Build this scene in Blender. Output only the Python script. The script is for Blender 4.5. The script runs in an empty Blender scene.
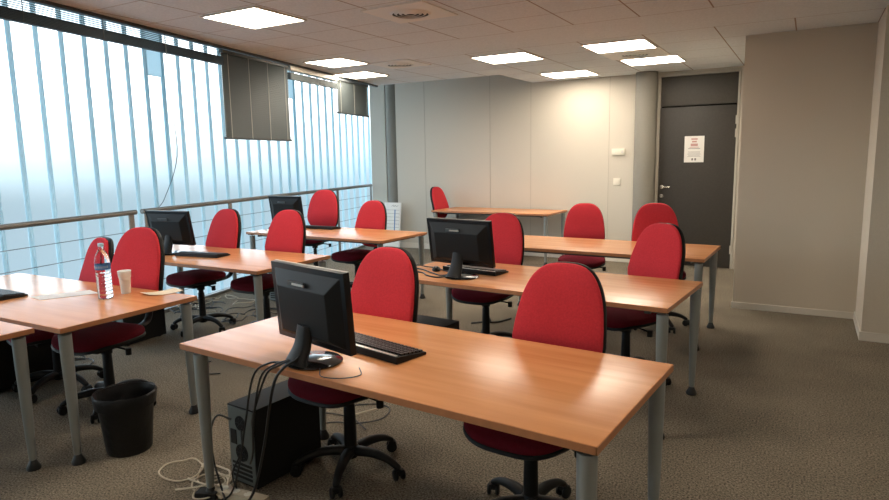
import bpy, bmesh, math, random
from mathutils import Vector, Matrix
random.seed(7)
C = bpy.context.scene.collection
R = math.radians
PI = math.pi

# ------------------------------------------------------------------ materials
def new_mat(name):
    m = bpy.data.materials.new(name); m.use_nodes = True
    nt = m.node_tree
    return m, nt, nt.nodes['Principled BSDF']

def mat(name, col, rough=0.5, metal=0.0, spec=0.5, coat=0.0, noise=0.0, nscale=40, bump=0.0, bscale=200, sheen=0.0):
    m, nt, b = new_mat(name)
    b.inputs['Base Color'].default_value = (*col, 1)
    b.inputs['Roughness'].default_value = rough
    b.inputs['Metallic'].default_value = metal
    b.inputs['Specular IOR Level'].default_value = spec
    b.inputs['Coat Weight'].default_value = coat
    b.inputs['Sheen Weight'].default_value = sheen
    tc = nt.nodes.new('ShaderNodeTexCoord')
    if noise > 0:
        n = nt.nodes.new('ShaderNodeTexNoise'); n.inputs['Scale'].default_value = nscale
        n.inputs['Detail'].default_value = 6
        nt.links.new(tc.outputs['Object'], n.inputs['Vector'])
        r = nt.nodes.new('ShaderNodeMapRange')
        r.inputs['From Min'].default_value = .25; r.inputs['From Max'].default_value = .75
        r.inputs['To Min'].default_value = 1 - noise; r.inputs['To Max'].default_value = 1 + noise
        nt.links.new(n.outputs['Fac'], r.inputs['Value'])
        mx = nt.nodes.new('ShaderNodeVectorMath'); mx.operation = 'SCALE'
        mx.inputs[0].default_value = col
        nt.links.new(r.outputs['Result'], mx.inputs['Scale'])
        nt.links.new(mx.outputs['Vector'], b.inputs['Base Color'])
    if bump > 0:
        n2 = nt.nodes.new('ShaderNodeTexNoise'); n2.inputs['Scale'].default_value = bscale
        n2.inputs['Detail'].default_value = 3
        nt.links.new(tc.outputs['Object'], n2.inputs['Vector'])
        bp = nt.nodes.new('ShaderNodeBump'); bp.inputs['Strength'].default_value = bump
        bp.inputs['Distance'].default_value = .01
        nt.links.new(n2.outputs['Fac'], bp.inputs['Height'])
        nt.links.new(bp.outputs['Normal'], b.inputs['Normal'])
    return m

def wood_mat():
    m, nt, b = new_mat('pear_wood_laminate')
    tc = nt.nodes.new('ShaderNodeTexCoord')
    mp = nt.nodes.new('ShaderNodeMapping'); mp.inputs['Scale'].default_value = (1.2, 22, 22)
    nt.links.new(tc.outputs['Object'], mp.inputs['Vector'])
    n = nt.nodes.new('ShaderNodeTexNoise'); n.inputs['Scale'].default_value = 1.0
    n.inputs['Detail'].default_value = 6; n.inputs['Roughness'].default_value = .6
    nt.links.new(mp.outputs['Vector'], n.inputs['Vector'])
    mp2 = nt.nodes.new('ShaderNodeMapping'); mp2.inputs['Scale'].default_value = (.7, 7.5, 7.5)
    nt.links.new(tc.outputs['Object'], mp2.inputs['Vector'])
    n2 = nt.nodes.new('ShaderNodeTexNoise'); n2.inputs['Scale'].default_value = 1.0
    nt.links.new(mp2.outputs['Vector'], n2.inputs['Vector'])
    add = nt.nodes.new('ShaderNodeMath'); add.operation = 'ADD'
    nt.links.new(n.outputs['Fac'], add.inputs[0]); nt.links.new(n2.outputs['Fac'], add.inputs[1])
    hf = nt.nodes.new('ShaderNodeMath'); hf.operation = 'MULTIPLY'; hf.inputs[1].default_value = .5
    nt.links.new(add.outputs[0], hf.inputs[0])
    cr = nt.nodes.new('ShaderNodeValToRGB')
    cr.color_ramp.elements[0].position = .34; cr.color_ramp.elements[0].color = (.60, .235, .085, 1)
    cr.color_ramp.elements[1].position = .66; cr.color_ramp.elements[1].color = (.78, .36, .15, 1)
    nt.links.new(hf.outputs[0], cr.inputs['Fac'])
    nt.links.new(cr.outputs['Color'], b.inputs['Base Color'])
    b.inputs['Roughness'].default_value = .25
    b.inputs['Specular IOR Level'].default_value = .5
    return m

def carpet_mat():
    m, nt, b = new_mat('speckled_carpet')
    tc = nt.nodes.new('ShaderNodeTexCoord')
    n = nt.nodes.new('ShaderNodeTexNoise'); n.inputs['Scale'].default_value = 105; n.inputs['Detail'].default_value = 4
    n.inputs['Roughness'].default_value = .75
    nt.links.new(tc.outputs['Object'], n.inputs['Vector'])
    n3 = nt.nodes.new('ShaderNodeTexNoise'); n3.inputs['Scale'].default_value = 2.2; n3.inputs['Detail'].default_value = 4
    nt.links.new(tc.outputs['Object'], n3.inputs['Vector'])
    cr = nt.nodes.new('ShaderNodeValToRGB')
    cr.color_ramp.elements[0].position = .34; cr.color_ramp.elements[0].color = (.022, .018, .013, 1)
    cr.color_ramp.elements[1].position = .66; cr.color_ramp.elements[1].color = (.34, .29, .22, 1)
    nt.links.new(n.outputs['Fac'], cr.inputs['Fac'])
    mr = nt.nodes.new('ShaderNodeMapRange'); mr.inputs['From Min'].default_value = .3; mr.inputs['From Max'].default_value = .7
    mr.inputs['To Min'].default_value = .86; mr.inputs['To Max'].default_value = 1.12
    nt.links.new(n3.outputs['Fac'], mr.inputs['Value'])
    sc = nt.nodes.new('ShaderNodeVectorMath'); sc.operation = 'SCALE'
    nt.links.new(cr.outputs['Color'], sc.inputs[0]); nt.links.new(mr.outputs['Result'], sc.inputs['Scale'])
    nt.links.new(sc.outputs['Vector'], b.inputs['Base Color'])
    b.inputs['Roughness'].default_value = 1; b.inputs['Specular IOR Level'].default_value = .1
    bp = nt.nodes.new('ShaderNodeBump'); bp.inputs['Strength'].default_value = .6; bp.inputs['Distance'].default_value = .006
    nt.links.new(n.outputs['Fac'], bp.inputs['Height']); nt.links.new(bp.outputs['Normal'], b.inputs['Normal'])
    return m

def ceiling_mat():
    """mineral-fibre tiles: joint lines where the grid runs, a plain band between y 5.35 and 6.16"""
    m, nt, b = new_mat('mineral_ceiling_tiles')
    geo = nt.nodes.new('ShaderNodeNewGeometry')
    sx = nt.nodes.new('ShaderNodeSeparateXYZ'); nt.links.new(geo.outputs['Position'], sx.inputs[0])
    def math_(op, a, b_=None, c=None):
        n = nt.nodes.new('ShaderNodeMath'); n.operation = op
        for i, v in enumerate((a, b_, c)):
            if v is None: continue
            if isinstance(v, (int, float)): n.inputs[i].default_value = v
            else: nt.links.new(v, n.inputs[i])
        return n.outputs[0]
    def lines(coord, origin, step, width):
        t = math_('DIVIDE', math_('SUBTRACT', coord, origin), step)
        fr = math_('ABSOLUTE', math_('SUBTRACT', t, math_('ROUND', t)))
        return math_('LESS_THAN', fr, width / step)
    X, Y = sx.outputs[0], sx.outputs[1]
    near = math_('LESS_THAN', Y, 5.36); far = math_('GREATER_THAN', Y, 6.15)
    a = math_('MAXIMUM', lines(X, -1.805, .55, .006), math_('MULTIPLY', lines(Y, 5.35, .5, .006), .55))
    c = math_('MAXIMUM', lines(X, -.80, .62, .006), math_('MULTIPLY', lines(Y, 6.16, .62, .006), .55))
    ln = math_('ADD', math_('MULTIPLY', a, near), math_('MULTIPLY', c, far))
    tc = nt.nodes.new('ShaderNodeTexCoord')
    n = nt.nodes.new('ShaderNodeTexNoise'); n.inputs['Scale'].default_value = 60; n.inputs['Detail'].default_value = 4
    nt.links.new(tc.outputs['Object'], n.inputs['Vector'])
    cr = nt.nodes.new('ShaderNodeValToRGB')
    cr.color_ramp.elements[0].position = .3; cr.color_ramp.elements[0].color = (.70, .73, .75, 1)
    cr.color_ramp.elements[1].position = .7; cr.color_ramp.elements[1].color = (.80, .83, .85, 1)
    nt.links.new(n.outputs['Fac'], cr.inputs['Fac'])
    mx = nt.nodes.new('ShaderNodeMixRGB'); mx.inputs[2].default_value = (.36, .29, .25, 1)
    nt.links.new(ln, mx.inputs[0]); nt.links.new(cr.outputs['Color'], mx.inputs[1])
    nt.links.new(mx.outputs[0], b.inputs['Base Color'])
    b.inputs['Roughness'].default_value = .95; b.inputs['Specular IOR Level'].default_value = .15
    return m

def emit_mat(name, col, s):
    m, nt, b = new_mat(name)
    b.inputs['Base Color'].default_value = (.9, .9, .9, 1)
    b.inputs['Emission Color'].default_value = (*col, 1)
    b.inputs['Emission Strength'].default_value = s
    return m

def channel_glass_mat():
    m, nt, b = new_mat('translucent_channel_glass')
    out = nt.nodes['Material Output']
    tl = nt.nodes.new('ShaderNodeBsdfTranslucent'); tl.inputs[0].default_value = (.72, .75, .755, 1)
    rf = nt.nodes.new('ShaderNodeBsdfRefraction'); rf.inputs['Color'].default_value = (.88, .94, .96, 1)
    rf.inputs['IOR'].default_value = 1.06; rf.inputs['Roughness'].default_value = .36
    gl = nt.nodes.new('ShaderNodeBsdfGlossy'); gl.inputs['Roughness'].default_value = .25
    gl.inputs['Color'].default_value = (.8, .9, .95, 1)
    m1 = nt.nodes.new('ShaderNodeMixShader'); m1.inputs[0].default_value = .80
    m2 = nt.nodes.new('ShaderNodeMixShader'); m2.inputs[0].default_value = .05
    nt.links.new(tl.outputs[0], m1.inputs[1]); nt.links.new(rf.outputs[0], m1.inputs[2])
    nt.links.new(m1.outputs[0], m2.inputs[1]); nt.links.new(gl.outputs[0], m2.inputs[2])
    # fine vertical pressed texture of the glass
    tc = nt.nodes.new('ShaderNodeTexCoord'); mp = nt.nodes.new('ShaderNodeMapping')
    mp.inputs['Scale'].default_value = (60, 60, 14)
    nt.links.new(tc.outputs['Object'], mp.inputs['Vector'])
    n = nt.nodes.new('ShaderNodeTexNoise'); n.inputs['Scale'].default_value = 1; nt.links.new(mp.outputs[0], n.inputs['Vector'])
    bp = nt.nodes.new('ShaderNodeBump'); bp.inputs['Strength'].default_value = .25; bp.inputs['Distance'].default_value = .004
    nt.links.new(n.outputs['Fac'], bp.inputs['Height'])
    nt.links.new(bp.outputs['Normal'], rf.inputs['Normal']); nt.links.new(bp.outputs['Normal'], gl.inputs['Normal'])
    nt.links.new(m2.outputs[0], out.inputs['Surface'])
    return m

def flange_mat():
    m, nt, b = new_mat('glazing_flange_glass')
    out = nt.nodes['Material Output']
    tl = nt.nodes.new('ShaderNodeBsdfTranslucent'); tl.inputs[0].default_value = (.84, .94, .97, 1)
    b.inputs['Base Color'].default_value = (.66, .82, .87, 1); b.inputs['Roughness'].default_value = .3
    mx = nt.nodes.new('ShaderNodeMixShader'); mx.inputs[0].default_value = .75
    nt.links.new(b.outputs[0], mx.inputs[1]); nt.links.new(tl.outputs[0], mx.inputs[2])
    nt.links.new(mx.outputs[0], out.inputs['Surface'])
    return m

def clear_plastic():
    m, nt, b = new_mat('clear_bottle_plastic')
    b.inputs['Base Color'].default_value = (.93, .96, .98, 1)
    b.inputs['Transmission Weight'].default_value = 1
    b.inputs['Roughness'].default_value = .08
    b.inputs['IOR'].default_value = 1.33
    return m

def fabric(name, col, d=.0):
    m = mat(name, col, rough=.95, spec=.12, noise=.10, nscale=120, bump=.35, bscale=500, sheen=.35)
    m.node_tree.nodes['Principled BSDF'].inputs['Sheen Tint'].default_value = (col[0], col[1]*2+.02, col[2]*2+.02, 1)
    return m

M = dict(
    wood=wood_mat(),
    wood_edge=mat('wood_edge_band', (.40, .165, .07), .4, noise=.1, nscale=30),
    leg=mat('grey_leg_paint', (.26, .275, .265), .38, .25),
    foot=mat('black_foot_plastic', (.012, .012, .012), .45),
    frame=mat('dark_steel_frame', (.06, .06, .06), .5, .3),
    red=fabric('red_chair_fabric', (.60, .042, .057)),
    burgundy=fabric('darker_seat_fabric', (.13, .008, .017)),  # seat colour set darker than the backrest red
    black=mat('black_plastic', (.008, .008, .008), .5, spec=.25),
    gloss=mat('glossy_black_plastic', (.006, .006, .007), .3, spec=.22),
    matte=mat('matte_black_metal', (.010, .010, .010), .65, spec=.25),
    polish=mat('polished_black_plastic', (.02, .02, .02), .12, spec=.9),
    keys=mat('black_keys', (.02, .02, .021), .4),
    screen=mat('dark_screen', (.012, .013, .016), .12),
    silver=mat('silver_plastic', (.62, .60, .56), .3, .5),
    panel=mat('grey_rear_panel', (.16, .18, .175), .45, .6),
    carpet=carpet_mat(),
    wall=mat('warm_grey_wall_paint', (.57, .525, .45), .55, spec=.3, noise=.025, nscale=90),
    wall2=mat('textured_grey_wall_paint', (.60, .535, .44), .85, spec=.15, noise=.05, nscale=160, bump=.25, bscale=220),
    joint=mat('dark_wall_joint', (.40, .36, .30), .8),  # darker lines of the joints between wall panels
    base=mat('painted_skirting', (.66, .61, .53), .6),
    column=mat('grey_column_paint', (.22, .205, .175), .55, noise=.03),
    ceil=ceiling_mat(),
    slab=mat('concrete_slab', (.42, .42, .40), .9, noise=.05),
    trim=mat('dark_grey_metal_trim', (.07, .08, .085), .45, .3),
    blind=mat('grey_blind_slats', (.088, .108, .110), .6, 0.0),
    slatlight=mat('blue_grey_slats', (.10, .14, .16), .5),
    blindbar=mat('stacked_blind_slats', (.02, .045, .066), .6, 0),
    cord=mat('pale_ladder_cord', (.50, .50, .46), .8),
    tan=mat('lit_headrail_metal', (.42, .38, .32), .4, .3),  # pale tan puts the light falling on the headrail into its colour
    alu=mat('brushed_rail_steel', (.24, .235, .22), .45, .5),
    wire=mat('railing_wire_steel', (.24, .26, .27), .4, .6),
    glass=channel_glass_mat(),
    mull=flange_mat(),
    ventglass=mat('grey_blue_glazing_frame', (.34, .47, .52), .35, .2),
    door=mat('dark_brown_door', (.034, .029, .023), .5, noise=.12, nscale=40),
    transom=mat('dark_transom_panel', (.055, .048, .038), .5, noise=.10, nscale=40),
    dframe=mat('door_frame_paint', (.46, .43, .37), .5),
    chrome=mat('satin_chrome', (.70, .66, .58), .25, .8),
    white=mat('white_plastic', (.72, .68, .58), .45),
    paper=mat('white_paper', (.82, .80, .76), .8),
    pcream=mat('cream_paper', (.80, .68, .52), .8),
    ink=mat('grey_ink', (.22, .20, .20), .8),
    pink=mat('faded_red_ink', (.55, .32, .30), .8),
    blue=mat('blue_ink', (.10, .22, .45), .7),
    cup=mat('white_cup_plastic', (.90, .89, .86), .35),
    clear=clear_plastic(),
    label=mat('blue_bottle_label', (.05, .17, .42), .4),
    cap=mat('pale_blue_cap', (.40, .62, .75), .4),
    bag=mat('black_bin_plastic', (.009, .009, .010), .42, spec=.3, bump=.3, bscale=30),
    wcable=mat('cream_cable_sheath', (.50, .43, .32), .5),
    bcable=mat('black_cable_sheath', (.010, .010, .010), .45),
    lamp=emit_mat('fluorescent_diffuser', (1.0, .88, .72), 16.0),
    lframe=mat('white_fitting_paint', (.72, .68, .62), .5),
    vent=mat('white_vent_panel', (.86, .83, .78), .5),
    ventdark=mat('vent_recess_dark', (.08, .07, .065), .8),
    led=mat('small_green_plastic', (.25, .4, .2), .5),
)

# ------------------------------------------------------------------ mesh helpers
def bevel_bm(bm, w, seg=2):
    if w > 0:
        bmesh.ops.bevel(bm, geom=list(bm.edges), offset=w, segments=seg, profile=.7, affect='EDGES', clamp_overlap=True)

def bx(bm, x0, x1, y0, y1, z0, z1, bev=0, seg=2, mtx=None):
    t = bmesh.new()
    v = [t.verts.new(p) for p in ((x0,y0,z0),(x1,y0,z0),(x1,y1,z0),(x0,y1,z0),(x0,y0,z1),(x1,y0,z1),(x1,y1,z1),(x0,y1,z1))]
    for f in ((3,2,1,0),(4,5,6,7),(0,1,5,4),(1,2,6,5),(2,3,7,6),(3,0,4,7)): t.faces.new([v[i] for i in f])
    bevel_bm(t, bev, seg)
    if mtx is not None: t.transform(mtx)
    merge(bm, t); return bm

def merge(bm, t):
    me = bpy.data.meshes.new('tmp'); t.to_mesh(me); bm.from_mesh(me); bpy.data.meshes.remove(me); t.free()

def lathe(bm, prof, n=24, c=(0,0,0), mtx=None):
    t = bmesh.new(); rings = []
    for r, z in prof:
        if r < 1e-6: rings.append([t.verts.new((0,0,z))])
        else: rings.append([t.verts.new((r*math.cos(2*PI*i/n), r*math.sin(2*PI*i/n), z)) for i in range(n)])
    for a, b in zip(rings, rings[1:]):
        for i in range(n):
            j = (i+1) % n
            if len(a) == 1 and len(b) == 1: continue
            if len(a) == 1: t.faces.new((a[0], b[j], b[i]))
            elif len(b) == 1: t.faces.new((a[i], a[j], b[0]))
            else: t.faces.new((a[i], a[j], b[j], b[i]))
    bmesh.ops.recalc_face_normals(t, faces=t.faces)
    if mtx is not None: t.transform(mtx)
    t.transform(Matrix.Translation(c))
    merge(bm, t); return bm

def smooth_path(pts, k=6):
    P = [Vector(p) for p in pts]
    if len(P) < 3: return P
    Q = [P[0]*2-P[1]] + P + [P[-1]*2-P[-2]]; out = []
    for i in range(1, len(Q)-2):
        a, b, c, d = Q[i-1], Q[i], Q[i+1], Q[i+2]
        for j in range(k):
            t = j/k
            out.append(.5*((2*b)+(c-a)*t+(2*a-5*b+4*c-d)*t*t+(3*b-a-3*c+d)*t**3))
    out.append(P[-1]); return out

def tube(bm, pts, r, n=8, smooth=True, radii=None, flat=1.0):
    P = smooth_path(pts) if smooth else [Vector(p) for p in pts]
    if smooth and radii:
        m_ = len(P)-1; k = len(radii)-1; rr = []
        for i in range(len(P)):
            u = i/m_*k; a = min(int(u), k-1); rr.append(radii[a]+(radii[a+1]-radii[a])*(u-a))
    else: rr = radii or [r]*len(P)
    rings = []; up = Vector((0,0,1)); prev = None
    for i, p in enumerate(P):
        d = (P[min(i+1,len(P)-1)]-P[max(i-1,0)])
        if d.length < 1e-7: d = Vector((0,0,1))
        d.normalize()
        if prev is None:
            s = d.cross(up)
            if s.length < .05: s = d.cross(Vector((0,1,0)))
        else: s = prev - d*prev.dot(d)
        s.normalize(); prev = s; u = s.cross(d)
        rings.append([bm.verts.new(p + (s*math.cos(2*PI*j/n) + u*math.sin(2*PI*j/n)*flat)*rr[i]) for j in range(n)])
    for a, b in zip(rings, rings[1:]):
        for j in range(n): bm.faces.new((a[j], a[(j+1)%n], b[(j+1)%n], b[j]))
    bm.faces.new(rings[0][::-1]); bm.faces.new(rings[-1])
    return bm

def prism(bm, poly, z0, z1):
    a = [bm.verts.new((x,y,z0)) for x,y in poly]; b = [bm.verts.new((x,y,z1)) for x,y in poly]
    bm.faces.new(a[::-1]); bm.faces.new(b); n = len(poly)
    for i in range(n): bm.faces.new((a[i], a[(i+1)%n], b[(i+1)%n], b[i]))
    bmesh.ops.recalc_face_normals(bm, faces=bm.faces); return bm

MESH = {}
def mesh_of(key, fn, material, smooth=True, angle=40):
    if key in MESH: return MESH[key]
    bm = bmesh.new(); fn(bm)
    bmesh.ops.recalc_face_normals(bm, faces=bm.faces)
    me = bpy.data.meshes.new(key); bm.to_mesh(me); bm.free()
    me.materials.append(material)
    if smooth:
        for p in me.polygons: p.use_smooth = True
        me.set_sharp_from_angle(angle=R(angle))
    MESH[key] = me; return me

_n = [0]
def obj(name, fn, material, parent=None, key=None, loc=None, rot=None, smooth=True, angle=40):
    if key is None: _n[0] += 1; key = '%s_mesh_%d' % (name, _n[0])
    me = mesh_of(key, fn, material, smooth, angle)
    o = bpy.data.objects.new(name, me); C.objects.link(o)
    if parent: o.parent = parent
    if loc: o.location = loc
    if rot: o.rotation_euler = rot
    return o

def tag(o, label, cat, group=None):
    o['label'] = label; o['category'] = cat
    if group: o['group'] = group
    return o
def thing(name, label, cat, loc=(0,0,0), rz=0, group=None):
    o = bpy.data.objects.new(name, None); C.objects.link(o); o.empty_display_size = .1
    o.location = loc; o.rotation_euler = (0,0,rz)
    return tag(o, label, cat, group)
def struct(name, fn, material, parent=None, smooth=False, **k):
    o = obj(name, fn, material, parent, smooth=smooth, **k)
    if parent is None: o['kind'] = 'structure'
    return o

# ------------------------------------------------------------------ setting
CZ = 2.64; HI = 3.12
E0 = Vector((-4.55, 2.6)); E1 = Vector((-5.70, 7.8)); ED = (E1-E0).normalized(); EN = Vector((ED.y, -ED.x))   # ceiling edge, EN points into the room
RL0 = Vector((-5.36, 2.45)); RD = Vector((-.216, .972)).normalized(); RN = Vector((RD.y, -RD.x))
G0 = Vector((-5.86, 2.40)); GD = Vector((-.229, .973)).normalized(); GN = Vector((GD.y, -GD.x))
def on(p0, d, s, off=0, n=None):
    q = p0 + d*s
    if n is not None: q = q + n*off
    return q
def at_y(p0, d, y): return p0 + d*((y-p0.y)/d.y)

fa = at_y(RL0, RD, -2.4); fb = at_y(RL0, RD, 10.9)
struct('floor', lambda bm: prism(bm, [(fa.x-.06, -2.4), (3.3, -2.4), (3.3, 9.5), (-6.1,9.5), (-6.1,10.9), (fb.x-.06, 10.9)], -.25, 0), M['carpet'])
ea = at_y(E0, ED, -2.4); eb = at_y(E0, ED, 7.95)
struct('ceiling', lambda bm: prism(bm, [(ea.x,-2.4),(3.3,-2.4),(3.3,9.5),(-3.7,9.5),(-3.7,7.95),(eb.x,7.95)], CZ, HI), M['ceil'])
ga = at_y(G0, GD, -2.4); gb = at_y(G0, GD, 10.9)
struct('ceiling', lambda bm: prism(bm, [(ga.x-.2,-2.4),(ea.x+.3,-2.4),(eb.x+.3,7.6),(-3.5,7.6),(-3.5,9.5),(-6.1,9.5),(-6.1,10.9),(gb.x-.2,10.9)], HI+.002, HI+.2), M['slab']).name = 'ceiling_slab'
def edge_trim(bm, p0, d, s0, s1, z0, z1, o0, o1, n):
    a = [on(p0,d,s0,o0,n), on(p0,d,s1,o0,n), on(p0,d,s1,o1,n), on(p0,d,s0,o1,n)]
    prism(bm, [(q.x,q.y) for q in a], z0, z1)
struct('trim_1', lambda bm: edge_trim(bm, E0, ED, -5.0, 5.47, CZ-.025, CZ+.05, -.03, .012, EN), M['trim'])
struct('trim_2', lambda bm: edge_trim(bm, RL0, RD, -4.9, 6.85, -.03, .035, -.07, -.005, RN), M['alu'])
# back wall with door opening
BW = 9.1
def backwall(bm):
    bx(bm, -6.2, -1.885, BW, BW+.3, 0, HI)
    bx(bm, -.83, -.55, BW, BW+.3, 0, HI)
    bx(bm, -1.885, -.83, BW, BW+.3, 2.595, HI)
struct('wall_back', backwall, M['wall'])
def joints(bm):
    for x in (-5.62, -4.41, -3.72, -2.52): bx(bm, x-.003, x+.003, BW-.0025, BW+.001, .09, HI)
struct('trim_3', joints, M['joint'])
struct('baseboard_back', lambda bm: bx(bm, -6.2, -2.14, BW-.014, BW-.001, 0, .09, .003), M['base'])
struct('wall_right', lambda bm: (bx(bm, -.60, 3.3, 6.80, 9.5, 0, CZ)), M['wall2'])
struct('wall_pier', lambda bm: bx(bm, .44, 3.3, 6.04, 6.799, 0, CZ), M['wall2'])
struct('baseboard_right', lambda bm: (bx(bm, -.612, .426, 6.787, 6.799, 0, .062, .002)), M['base'])
def bb_pier(bm):
    bx(bm, .427, 3.3, 6.027, 6.039, 0, .075, .002); bx(bm, .427, .439, 6.04, 6.787, 0, .075, .002)
struct('baseboard_pier', bb_pier, M['base'])
struct('wall_east', lambda bm: bx(bm, 3.3, 3.45, -2.4, 6.04, 0, CZ), M['wall2'])
struct('wall_front', lambda bm: bx(bm, -5.2, 3.45, -2.55, -2.4, -1.6, HI), M['wall2'])
struct('column_right', lambda bm: lathe(bm, [(0,0),(.145,0),(.145,CZ),(0,CZ)], 40, (-1.985, 8.97, 0)), M['column'], smooth=True).name = 'wall_column_right'
struct('column_left', lambda bm: lathe(bm, [(0,0),(.15,0),(.15,HI),(0,HI)], 40, (-6.34, 9.26, 0)), M['column'], smooth=True).name = 'wall_column_left'
def pier_l(bm):
    bx(bm, -6.78, -6.46, 9.15, 10.9, 0, HI); bx(bm, -6.46, -6.1, 9.45, 9.6, 0, HI)
struct('wall_left_pier', pier_l, M['wall'])

# door
door = thing('door_1', '', '', (0,0,0)); del door['label']; del door['category']; door['kind'] = 'structure'
obj('door_leaf', lambda bm: bx(bm, -1.825, -.862, BW+.02, BW+.06, .008, 2.165, .003), M['door'], door)
obj('transom_panel', lambda bm: bx(bm, -1.825, -.862, BW+.035, BW+.06, 2.185, 2.575, .002), M['transom'], door)
def dfr(bm):
    bx(bm, -1.885, -1.828, BW-.012, BW+.08, 0, 2.62, .003); bx(bm, -.860, -.832, BW-.012, BW+.08, 0, 2.62, .003)
    bx(bm, -1.828, -.860, BW-.012, BW+.08, 2.578, 2.62, .003)
obj('door_frame', dfr, M['dframe'], door)
def handle(bm):
    tube(bm, [(-1.775,BW+.02,1.09),(-1.775,BW-.035,1.09),(-1.765,BW-.045,1.09),(-1.66,BW-.045,1.09)], .010, 10, smooth=False)
    lathe(bm, [(0,0),(.027,0),(.027,.008),(0,.008)], 24, (-1.775,BW+.02,1.09), Matrix.Rotation(R(90),4,'X'))
obj('door_handle', handle, M['chrome'], door)
obj('lock', lambda bm: lathe(bm, [(0,0),(.025,0),(.025,.009),(.010,.010),(0,.010)], 24, (-1.775,BW+.02,.965), Matrix.Rotation(R(90),4,'X')), M['chrome'], door)
for z in (.26, 1.80, 1.97):
    obj('hinge', lambda bm, z=z: lathe(bm, [(0,0),(.012,0),(.012,.11),(0,.11)], 12, (-.862,BW-.004,z-.055)), M['dframe'], door)
obj('back_panel', lambda bm: bx(bm, -1.885, -.83, BW+.10, BW+.3, 0, 2.6), M['matte'], door)

nt_ = thing('paper_notice', 'white printed notice sheet taped to the dark brown door', 'notice', (-1.37, BW+.018, 1.60))
obj('sheet', lambda bm: bx(bm, -.125, .125, -.001, .0, -.175, .175), M['paper'], nt_, smooth=False)
def ntxt(bm):
    rows = [(-.06,.06,.02), (-.05,.05,.012)]
    for z in (-.035,-.05,-.065,-.08,-.095):
        w = random.uniform(.07,.095)
        bx(bm, -w, w, -.0016, -.001, z-.002, z+.002)
    bx(bm, -.03, -.008, -.0016, -.001, -.15, -.12); bx(bm, .008, .03, -.0016, -.001, -.15, -.12)
    bx(bm, -.075, .075, -.0016, -.001, .005, .012)
obj('printed_text', ntxt, M['ink'], nt_, smooth=False)
def nred(bm):
    bx(bm, -.04, .04, -.0016, -.001, .125, .145); bx(bm, -.03, .03, -.0016, -.001, .09, .112)
    bx(bm, -.045, .045, -.0016, -.001, .04, .075); bx(bm, -.06, .06, -.0016, -.001, .022, .030)
obj('printed_emblem', nred, M['pink'], nt_, smooth=False)

th = thing('thermostat', 'cream rectangular thermostat box on the back wall above the light switch', 'thermostat', (-2.38, BW, 1.585))
obj('casing', lambda bm: bx(bm, -.092, .092, -.03, 0, -.045, .045, .006), M['white'], th)
obj('button', lambda bm: bx(bm, .045, .075, -.034, -.03, -.02, .02, .002), M['silver'], th)
sw = thing('light_switch', 'small white square light switch on the back wall', 'switch', (-2.395, BW, 1.163))
obj('plate', lambda bm: bx(bm, -.05, .05, -.012, 0, -.05, .05, .004), M['white'], sw)
obj('rocker', lambda bm: bx(bm, -.03, .03, -.017, -.012, -.03, .03, .003), M['white'], sw)

# ------------------------------------------------------------------ glazing: U-channel glass outside the railing
def channels(bm, s0, s1, z0=-1.6, z1=HI):
    s = s0
    while s < s1 - .02:
        w = min(.262, s1-s)
        # thick closed plate (face) set in the outer plane
        edge_trim(bm, G0, GD, s+.004, s+w-.004, z0, z1, 0, .0, GN) if False else None
        a = on(G0,GD,s+.003); b = on(G0,GD,s+w-.003)
        v = [bm.verts.new((a.x,a.y,z0)), bm.verts.new((b.x,b.y,z0)), bm.verts.new((b.x,b.y,z1)), bm.verts.new((a.x,a.y,z1))]
        bm.faces.new(v)
        s += .262
def flanges(bm, s0, s1, z0=-1.6, z1=HI):
    s = s0
    while s <= s1 + .01:
        edge_trim(bm, G0, GD, s-.013, s-.007, z0, z1, -.004, .034, GN)
        edge_trim(bm, G0, GD, s+.007, s+.013, z0, z1, -.004, .034, GN)
        s += .262
R0 = .58 - 20*.262
bays = [(R0, 2.152), (2.414, 5.034), (5.296, gb_s := 8.74)]
bays = [(R0, .58+6*.262), (.58+7*.262, .58+17*.262), (.58+18*.262, .58+31*.262)]
for i, (a, b) in enumerate(bays):
    w = thing('window_%d' % (i+1), '', '', (0,0,0)); del w['label']; del w['category']; w['kind'] = 'structure'
    obj('channel_glass', lambda bm, a=a, b=b: channels(bm, a, b), M['glass'], w, smooth=False)
    obj('glass_flanges', lambda bm, a=a, b=b: flanges(bm, a, b), M['mull'], w, smooth=False)
for i, k in enumerate((6, 17)):
    s = .58 + k*.262
    w = thing('window_%d' % (i+4), '', '', (0,0,0)); del w['label']; del w['category']; w['kind'] = 'structure'
    obj('vent_glass', lambda bm, s=s: channels(bm, s, s+.262), M['glass'], w, smooth=False)
    def fr(bm, s=s):
        edge_trim(bm, G0, GD, s+.0, s+.012, -1.6, HI, -.01, .03, GN)
        edge_trim(bm, G0, GD, s+.250, s+.262, -1.6, HI, -.01, .03, GN)
        edge_trim(bm, G0, GD, s+.012, s+.250, 2.50, HI, -.01, .012, GN)
    obj('vent_frame', fr, M['mull'], w, smooth=False)

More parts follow.
